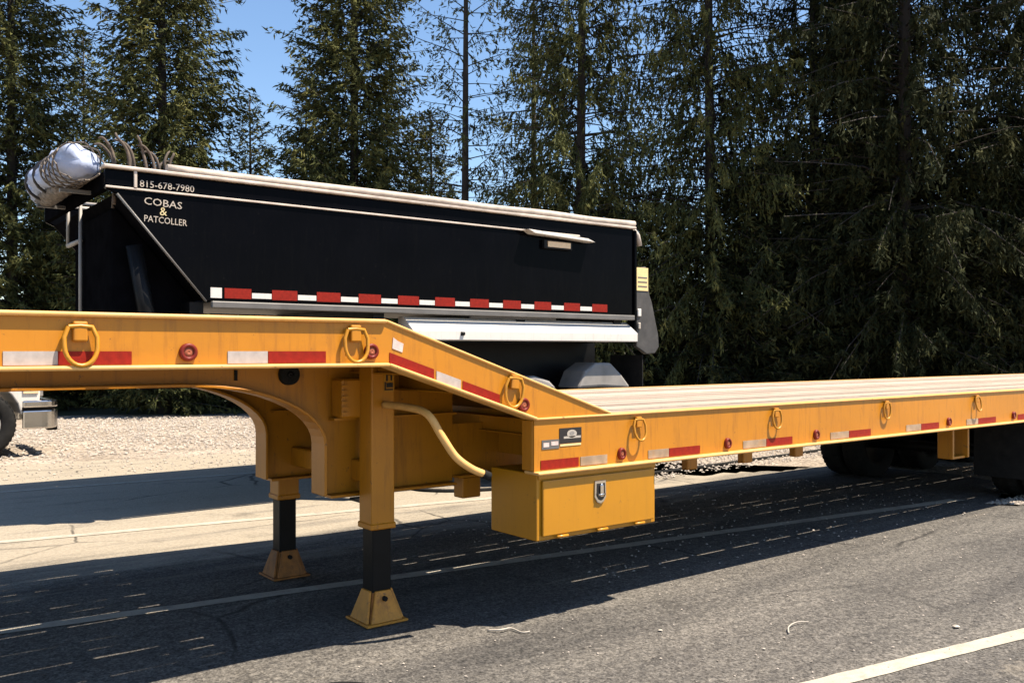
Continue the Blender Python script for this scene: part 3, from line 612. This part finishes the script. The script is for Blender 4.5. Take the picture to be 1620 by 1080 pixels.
for y in (8.535,): nw.tube([(1.68 + .188 * math.cos(R(20 * k)), y, 3.05 + .158 * math.sin(R(20 * k))) for k in range(19)], .008, 5, cap=False)
nw.build('net_wrap', M['net'], tb)
lumpy('tarp_underlayer', 8.45, 9.45, .085, M['net'], 12, tb, cx=1.68, cz=2.92)
for y in (8.82, 9.2): MB().tube([(1.68 + .19 * math.cos(a * .3491), y, 3.05 + .165 * math.sin(a * .3491)) for a in range(19)], .014, 6, cap=False).build('strap', M['decal'], tb)
for y in (8.3, 9.3): MB().box(1.60, 1.85, y - .02, y + .02, 2.84, 2.87).build('tarp_bracket', M['greytrim'], tb)
# bent dry branches standing up out of the box
rb = random.Random(21)
BR = [(1.92, .26, -.09), (1.97, .25, -.12), (2.02, .27, -.10), (2.08, .24, -.09), (2.13, .27, -.06), (2.17, .28, -.05), (2.24, .23, -.10), (2.31, .21, -.09), (2.40, .24, .05), (2.45, .24, .06), (2.36, .17, .08)]
for i, (x, h, lean) in enumerate(BR):
    y = A + .08 + rb.uniform(0, .35)
    P = smooth([(x + .02, y, 2.72), (x + .03, y, 3.0), (x + .01, y + rb.uniform(-.03, .03), 3.02 + h * .55), (x + lean * rb.uniform(.4, .8), y, 3.02 + h * .92), (x + lean * rb.uniform(.7, 1.4), y + .02, 3.02 + h * rb.uniform(.86, 1.12))], 4)
    n = len(P); o = MB().tube(P, [.017 - .009 * k / n for k in range(n)], 6).build('dry_branch', M['branch'], None, at=(x, y, 2.72))
    tag(o, 'bent dry branch poking up from front of black dump trailer box', 'branch', 'dry branches in the dump trailer')

# ------------------------------------------------------------------ white pickup at the left
K = thing('pickup_truck', 'white pickup truck with chrome front bumper, parked at far left beyond trailer', 'truck', (.2, 15.15, 0))
YN, YF = 14.22, 16.1
def body_outline():
    P = [(2.48, .62), (2.50, .95), (2.46, 1.16), (1.2, 1.22), (.95, 1.24), (-2.9, 1.24), (-2.95, .6), (-2.28, .6)]
    P += arc(-1.75, .55, .52, 174, 6, 10) + [(-1.2, .5), (1.2, .5)] + arc(1.73, .55, .53, 174, 6, 10)
    return P
MB().prism(body_outline(), 'y', YN + .04, YF - .04).build('body', M['bodywhite'], K, bevel=.03, seg=2)
cabp = [(.95, 1.243), (.35, 1.86), (.2, 1.92), (-1.15, 1.92), (-1.3, 1.86), (-1.42, 1.243)]
cb = MB().prism(cabp, 'y', YN + .14, YF - .14).build('cab', M['bodywhite'], K, bevel=.05, seg=2)
MB().prism([(.74, 1.30), (.28, 1.79), (-.28, 1.82), (-.28, 1.30)], 'y', YN + .125, YN + .145).build('window', M['glass'], cb)
MB().prism([(-.36, 1.30), (-.36, 1.82), (-1.12, 1.80), (-1.22, 1.30)], 'y', YN + .125, YN + .145).build('window', M['glass'], cb)
MB().add([(.99, YN + .24, 1.27), (.99, YF - .24, 1.27), (.42, YF - .3, 1.83), (.42, YN + .3, 1.83)], [(0, 1, 2, 3)]).build('windshield', M['glass'], cb)
MB().prism([(.62, 1.26), (2.3, 1.225), (2.42, 1.17), (2.42, 1.14), (.62, 1.14)], 'y', YN + .2, YF - .2).build('hood', M['bodywhite'], K, bevel=.02, seg=2)
def bump_plan(off):
    y0, y1, xf = YN - .06 + off, YF + .06 - off, 2.74 - off
    q = [(2.26, y0), (2.50, y0)] + [(xf - .22 + .22 * math.sin(R(15 * i)), y0 + .22 - .22 * math.cos(R(15 * i))) for i in range(1, 7)]
    return q + [(x_, y1 - (y_ - y0)) for x_, y_ in q[::-1]]
o_, i_ = bump_plan(0), bump_plan(.06)
MB().prism(o_ + i_[::-1], 'z', .40, .66).build('bumper', M['chrome'], K, bevel=.02, seg=2)
MB().prism(o_ + i_[::-1], 'z', .70, .80).build('bumper_top', M['chrome'], K, bevel=.02, seg=2)
MB().prism(bump_plan(.03) + bump_plan(.08)[::-1], 'z', .655, .705).build('bumper_insert', M['black'], K)
MB().box(2.60, 2.73, YN + .08, YN + .26, .36, .46).build('tow_hook', M['black'], K, bevel=.01)
MB().box(2.505, 2.535, YN + .42, YF - .42, .80, 1.10).build('grille', M['black'], K, bevel=.01)
for k in range(4): MB().box(2.538, 2.55, YN + .42, YF - .42, .83 + k * .07, .855 + k * .07).build('grille_bar', M['chrome'], K)
for y in (YN + .06, YF - .38): MB().box(2.44, 2.54, y, y + .32, .84, 1.08).build('headlight', M['silver'], K, bevel=.02)
MB().box(2.28, 2.47, YN + .02, YN + .05, .90, 1.04).build('side_marker', M['amber'], K)
t3, r3 = tyre_mesh(.47, .30, 'truck_tyre'), rim_mesh(.47, .30, M['silver'], 'truck_rim')
for x in (1.73, -1.75):
    wheel(K, t3, r3, (x, YN + .15, .475)); wheel(K, t3, r3, (x, YF - .15, .475), True)
MB().box(.62, .74, YN - .06, YN + .12, 1.28, 1.48).build('mirror', M['black'], K, bevel=.02)

# ------------------------------------------------------------------ spruces
def spruce(name, seed, H, Rm, h0=.3, step=.24, nper=6, dens=1.0, hang=.6, up=.25, droop=.55, qs=1.0, shape=.75, top_bias=0, dead_below=0.0, clump=.0):
    rng = np.random.default_rng(seed)
    quads = []; deadq = []; wood = MB()
    hs = np.arange(h0, H - .15, step)
    lean = rng.uniform(-.012, .012, 2)
    npt = 9
    tp = [(lean[0] * H * (i / npt) ** 1.5, lean[1] * H * (i / npt) ** 1.5, H * i / npt) for i in range(npt + 1)]
    rb_ = .0052 * H + .03
    wood.tube([(tp[0][0], tp[0][1], -.12)] + tp, [rb_ * 1.25] + [rb_ * (1 - i / npt) ** .9 + .012 for i in range(npt + 1)], 9)
    for h in hs:
        env = (1 - h / H)
        Lh = Rm * (env ** shape) * min(1, .55 + h / (H * .18) * .45)
        nb = max(3, int(nper * (.6 + .6 * env) + rng.uniform(-1, 1)))
        a0 = rng.uniform(0, 6.28)
        isdead = h < dead_below
        for b in range(nb):
            az = a0 + b * 6.283 / nb + rng.uniform(-.35, .35)
            bd = 1.0 if not clump else (.12 if rng.uniform() < clump else rng.uniform(.8, 1.7))
            L = Lh * rng.uniform(.55, 1.12) + .12
            hh = h + rng.uniform(-step, step) * .5
            upb = up + (1 - env) * .35 + rng.uniform(-.12, .12); dr = droop * env * rng.uniform(.6, 1.3) + .05
            out = np.array([math.cos(az), math.sin(az), 0]); sid = np.array([-math.sin(az), math.cos(az), 0])
            bow = rng.uniform(-.12, .12)
            tx, ty = lean[0] * H * (hh / H) ** 1.5, lean[1] * H * (hh / H) ** 1.5
            def pos(s): 
                s = np.asarray(s)[..., None]
                return np.array([tx, ty, hh]) + out * L * s + sid * L * bow * s * s + np.array([0, 0, 1.]) * L * (upb * s - dr * s ** 2 + .22 * s ** 3)
            pw = pos(np.linspace(0, .95, 4)); wood.tube(pw, [.005 + .0075 * L * (1 - k / 3.3) for k in range(4)], 3, cap=False)
            nl = max(4, int(L / .062 * dens * bd * (.35 if isdead else 1)))
            s = rng.uniform(.12, 1.0, nl) ** .8
            P0 = pos(s); tan = pos(np.minimum(s + .02, 1.02)) - P0; tan /= np.linalg.norm(tan, axis=1)[:, None] + 1e-9
            sg = rng.choice([-1, 1], nl)[:, None]
            D_ = tan * .65 + sid * sg * rng.uniform(.2, .9, (nl, 1)) + np.array([0, 0, -1.]) * hang * rng.uniform(.3, 1.5, (nl, 1))
            D_ /= np.linalg.norm(D_, axis=1)[:, None]
            ln = (.10 + .34 * L * (1.05 - s) * rng.uniform(.4, 1.1, nl)); ln = np.minimum(ln, .55 + .22 * max(0, hang - 1))
            nq = np.maximum(2, (ln / .062).astype(int))
            idx = np.repeat(np.arange(nl), nq); n = len(idx)
            t = rng.uniform(0, 1, n)
            Pq = P0[idx] + D_[idx] * (ln[idx] * t)[:, None] + np.array([0, 0, -1.]) * (hang * .25 * ln[idx] * t * t)[:, None] + rng.normal(0, .012, (n, 3))
            ax = D_[idx] + rng.normal(0, .45, (n, 3)); ax /= np.linalg.norm(ax, axis=1)[:, None]
            rv = rng.normal(0, 1, (n, 3)); wv = np.cross(ax, rv); wv /= np.linalg.norm(wv, axis=1)[:, None] + 1e-9
            hl = rng.uniform(.045, .085, n)[:, None] * qs; hw = rng.uniform(.010, .021, n)[:, None] * qs * (.35 if isdead else 1)
            V = np.stack([Pq - ax * hl, Pq + wv * hw - ax * hl * .2, Pq + ax * hl, Pq - wv * hw - ax * hl * .2], 1)
            (deadq if isdead else quads).append(V)
    def tomesh(Q, nm, mt):
        V = np.concatenate(Q).reshape(-1, 3).astype(np.float32); nq = len(V) // 4
        me = bpy.data.meshes.new(nm); me.vertices.add(len(V)); me.vertices.foreach_set('co', V.ravel())
        me.loops.add(nq * 4); me.loops.foreach_set('vertex_index', np.arange(nq * 4, dtype=np.int32))
        me.polygons.add(nq); me.polygons.foreach_set('loop_start', np.arange(nq, dtype=np.int32) * 4); me.polygons.foreach_set('loop_total', np.full(nq, 4, np.int32))
        me.update(calc_edges=True); me.materials.append(mt); return me
    tr = wood.mesh(name + '_trunk'); tr.materials.append(M['bark'])
    return dict(trunk=tr, crown=tomesh(quads, name + '_crown', M['needles']), dead=tomesh(deadq, name + '_dead', M['dead']) if deadq else None)
SP = {
 'a': spruce('spruce_a', 1, 17, 2.3, .3, .17, 9, 1.45, qs=1.2, hang=.8),
 'b': spruce('spruce_b', 2, 16.5, 2.4, .3, .17, 9, 1.45, qs=1.2, hang=.9),
 'c': spruce('spruce_c', 3, 19, 3.0, .6, .25, 8, 1.35, hang=1.9, up=.14, droop=.75, shape=.6, qs=1.15, clump=.2),
 'd': spruce('spruce_d', 4, 21, 3.2, .5, .28, 8, 1.25, hang=2.1, up=.16, droop=.8, shape=.55, dead_below=1.2, qs=1.15, clump=.22),
 'e': spruce('spruce_e', 5, 8.5, 1.7, .15, .14, 8, 1.3, qs=1.15),
 'f': spruce('spruce_f', 6, 15, 2.1, 2.2, .30, 5, .7, hang=1.1, up=.1, droop=.5, shape=.5, qs=1.05),
 'g': spruce('spruce_g', 8, 5.5, 1.9, .08, .13, 9, 1.5, hang=.9, shape=.5, qs=1.05),
}
def tree(kind, x, y, rot, sc, label, group='spruces along the yard edge', dark=False, name='spruce_tree', cat='tree'):
    t = thing(name, label, cat, (x, y, 0), group); t.rotation_euler = (0, 0, rot); t.scale = (sc[0], sc[0], sc[1])
    d = SP[kind]
    for nm, me in (('trunk', d['trunk']), ('crown', d['crown']), ('dead_branches', d['dead'])):
        if me is None: continue
        o = bpy.data.objects.new(nm, me); C.objects.link(o); o.parent = t
        if dark and nm == 'crown': o.material_slots[0].link = 'OBJECT'; o.material_slots[0].material = M['shadedneedles']
    return t
def at(px, d):
    u = (px - 810) / 1417.5; a = R(52.3)
    return ((math.cos(a) + u * math.sin(a)) * d, (math.sin(a) - u * math.cos(a)) * d)
TR = [
 ('a', 3.75, 24.9, .3, (1.18, 1.0), 'sunlit green spruce at the far left edge above the tarp roll', 0),
 ('e', 5.8, 26.8, 1.1, (1.0, 1.22), 'slim dark spruce between the two left spruces, behind tarp roll', 0),
 ('a', 6.55, 22.1, 2.0, (1.2, 1.05), 'full spruce rising right behind dry branches and front of dump trailer', 0),
 ('e', 9.3, 23.6, 2.9, (1.05, 1.0), 'short spruce under the open blue sky gap left of centre', 0),
 ('e', 9.9, 21.6, 4.4, (.95, 1.02), 'short spruce hugging the left side of the pointed middle spruce', 0),
 ('e', 13.2, 20.6, .9, (1.1, .95), 'short back spruce right of the pointed middle spruce', 0),
 ('f', 14.3, 17.6, 2.3, (1.0, .8), 'sparse thin spruce set back between bare trunk and drooping spruce', 0),
 ('b', 10.38, 19.78, .7, (1.2, 1.02), 'full pointed spruce behind the middle of dump trailer', 0),
 ('f', 12.04, 17.4, .4, (1, 1), 'thin sparse spruce with bare straight trunk against the sky', 0),
 ('c', 13.5, 15.0, 1.4, (1, 1), 'tall drooping spruce behind the rear end of dump trailer', 0),
 ('d', 15.75, 13.1, 2.2, (.95, 1), 'tall spruce just right of the dump trailer with dark trunk', 0),
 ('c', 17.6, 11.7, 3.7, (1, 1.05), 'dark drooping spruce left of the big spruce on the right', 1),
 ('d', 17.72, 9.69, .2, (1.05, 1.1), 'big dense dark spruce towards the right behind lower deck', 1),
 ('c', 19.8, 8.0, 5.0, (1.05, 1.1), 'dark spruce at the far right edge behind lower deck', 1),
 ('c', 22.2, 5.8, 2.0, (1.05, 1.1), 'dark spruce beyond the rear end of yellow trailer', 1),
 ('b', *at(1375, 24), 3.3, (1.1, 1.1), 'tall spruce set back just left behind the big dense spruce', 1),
 ('a', -.6, 27.5, 4.0, (1.1, 1.05), 'green spruce standing left of the frame behind the pickup', 0),
]
for k, x, y, r_, sc, lab, dk in TR: tree(k, x, y, r_, sc, lab, dark=bool(dk))
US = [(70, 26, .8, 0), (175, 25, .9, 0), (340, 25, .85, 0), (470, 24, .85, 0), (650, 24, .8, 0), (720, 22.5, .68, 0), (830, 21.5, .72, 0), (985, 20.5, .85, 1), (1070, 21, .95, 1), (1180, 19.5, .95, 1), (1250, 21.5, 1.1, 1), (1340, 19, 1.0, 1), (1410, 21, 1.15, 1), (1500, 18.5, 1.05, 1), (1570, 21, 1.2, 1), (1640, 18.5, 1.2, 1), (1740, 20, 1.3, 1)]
UL = ['low spruce half hidden under far left spruce, left of tarp roll',
 'low spruce directly behind tarp roll and ladder frame',
 'low spruce right of the dry branches above dump trailer rail',
 'low spruce beneath the short spruce in the sky gap',
 'low spruce just right of the pointed middle spruce',
 'low spruce at the foot of the thin bare-trunked spruce',
 'low spruce between the bare trunk and tall drooping spruce',
 'dark low spruce behind the rear post of dump trailer',
 'dark low spruce right of the yellow label on dump trailer',
 'dark low spruce around the trunk right of dump trailer',
 'dark low spruce set back, third right of the dump trailer',
 'dark low spruce standing left of the big right-hand spruce',
 'dark low spruce set back directly behind the big right-hand spruce',
 'dark low spruce standing right of the big right-hand spruce',
 'dark low spruce set back near the right edge',
 'dark low spruce at the right picture edge',
 'dark low spruce just beyond the right edge behind trailer tail']
for i, (px, d, s, dk) in enumerate(US):
    x, y = at(px, d); tree('g', x, y, i * 1.9, (1.0 if px < 900 else 1.1, s), UL[i], 'young spruces under the row', bool(dk), 'young_spruce')

# ------------------------------------------------------------------ small things on the ground
ho = MB().tube(smooth([(5.05, 8.35, .018), (5.1, 8.1, .02), (5.4, 7.84, .02), (6.1, 7.66, .02), (8.2, 7.56, .02), (10, 7.66, .018), (12.2, 7.8, .018)], 8), .022, 8).build('rubber_hose', M['rubber'], None, at=(6, 7.7, 0))
tag(ho, 'thin black hose lying on the lit ground behind the yellow trailer', 'hose')
rs = random.Random(5)
def twig(name, pts, r, m, label, cat):
    P = smooth(pts, 4); o = MB().tube(P, [r * (1 - .5 * i / len(P)) for i in range(len(P))], 5).build(name, m, None, at=pts[0]); tag(o, label, cat)
twig('stick', [(1.50, 3.62, .016), (1.66, 3.66, .024), (1.83, 3.63, .022), (1.93, 3.57, .014)], .012, M['rubber'], 'dark crooked stick on the asphalt at the bottom left', 'stick')
twig('dry_twig', [(2.82, 3.86, .012), (2.86, 3.80, .022), (2.93, 3.80, .018), (2.94, 3.72, .014), (2.98, 3.70, .016)], .006, M['letter'], 'pale dry twig on asphalt in front of the tool box', 'twig')
twig('dry_stalk', [(4.05, 2.85, .012), (4.12, 2.90, .02), (4.22, 2.92, .022), (4.30, 2.90, .014)], .005, M['letter'], 'pale curved stalk on the sunlit asphalt at lower right', 'stalk')
for i, (x, y, s) in enumerate(((4.86, 2.36, .026), (3.55, 3.30, .02), (3.74, 2.78, .016))):
    vs = [(x + s * a * rs.uniform(.7, 1.2), y + s * b * rs.uniform(.7, 1.2), .006 + s * .7 * (c + 1) * .5) for a, b, c in ((1, 0, 0), (-1, 0, 0), (0, 1, 0), (0, -1, 0), (0, 0, 1), (0, 0, -1))]
    o = MB().add(vs, [(0, 2, 4), (2, 1, 4), (1, 3, 4), (3, 0, 4), (2, 0, 5), (1, 2, 5), (3, 1, 5), (0, 3, 5)]).build('pebble', M['letter'], None, at=(x, y, .005), bevel=.003)
    tag(o, ('pale pebble beside the painted line at lower right', 'pale pebble in the middle of the sunlit asphalt', 'tiny pale pebble on lower asphalt')[i], 'pebble', 'pebbles on the asphalt')
# loose gravel
def stones(name, regions, label):
    rng = np.random.default_rng(12); V = []; F_ = []
    base = np.array([(1, 0, 0), (-1, 0, 0), (0, 1, 0), (0, -1, 0), (0, 0, 1), (0, 0, -.4)])
    fc = np.array([(0, 2, 4), (2, 1, 4), (1, 3, 4), (3, 0, 4), (2, 0, 5), (1, 2, 5), (3, 1, 5), (0, 3, 5)]); k = 0
    for (poly, n, s0, s1) in regions:
        p = np.array(poly, float)
        for _ in range(n):
            u, v = rng.uniform(0, 1, 2); q = (p[0] * (1 - u) + p[1] * u) * (1 - v) + (p[3] * (1 - u) + p[2] * u) * v
            s = rng.uniform(s0, s1); a = rng.uniform(0, 6.28); c, sn = math.cos(a), math.sin(a)
            b = base * rng.uniform(.6, 1.2, (6, 1)) * s * np.array([1.2, .85, .7])
            b = np.stack([b[:, 0] * c - b[:, 1] * sn, b[:, 0] * sn + b[:, 1] * c, b[:, 2]], 1) + np.array([q[0], q[1], .008 + s * .2])
            V.append(b); F_.append(fc + k * 6); k += 1
    me = bpy.data.meshes.new(name); me.from_pydata(np.concatenate(V).tolist(), [], np.concatenate(F_).tolist()); me.materials.append(M['stone'])
    o = place(name, me, None, (0, 0, 0)); o['kind'] = 'stuff'; o['label'] = label; o['category'] = 'gravel'
M['stone'] = mat('stone', (.36, .315, .27), .9, var=.6, vscale=30)
stones('loose_gravel', [(((1, 14), (9, 13), (9, 19), (4, 22)), 6000, .012, .04), (((9.0, 4.1), (9.3, 3.75), (12.5, 2.6), (12.5, 4.2)), 2200, .008, .026), (((1, 11.6), (7.6, 11.4), (7.8, 13.2), (1, 14.2)), 1100, .006, .024), (((7.6, 7.2), (12.8, 7.4), (13, 10), (7.8, 10)), 2500, .01, .03), (((4, 3.9), (9, 3.8), (9, 6.6), (4, 6.6)), 700, .004, .014), (((1, 2.2), (8, 1.2), (8, 3.8), (1, 3.8)), 500, .003, .009)], 'loose pale gravel scattered over the yard edge')
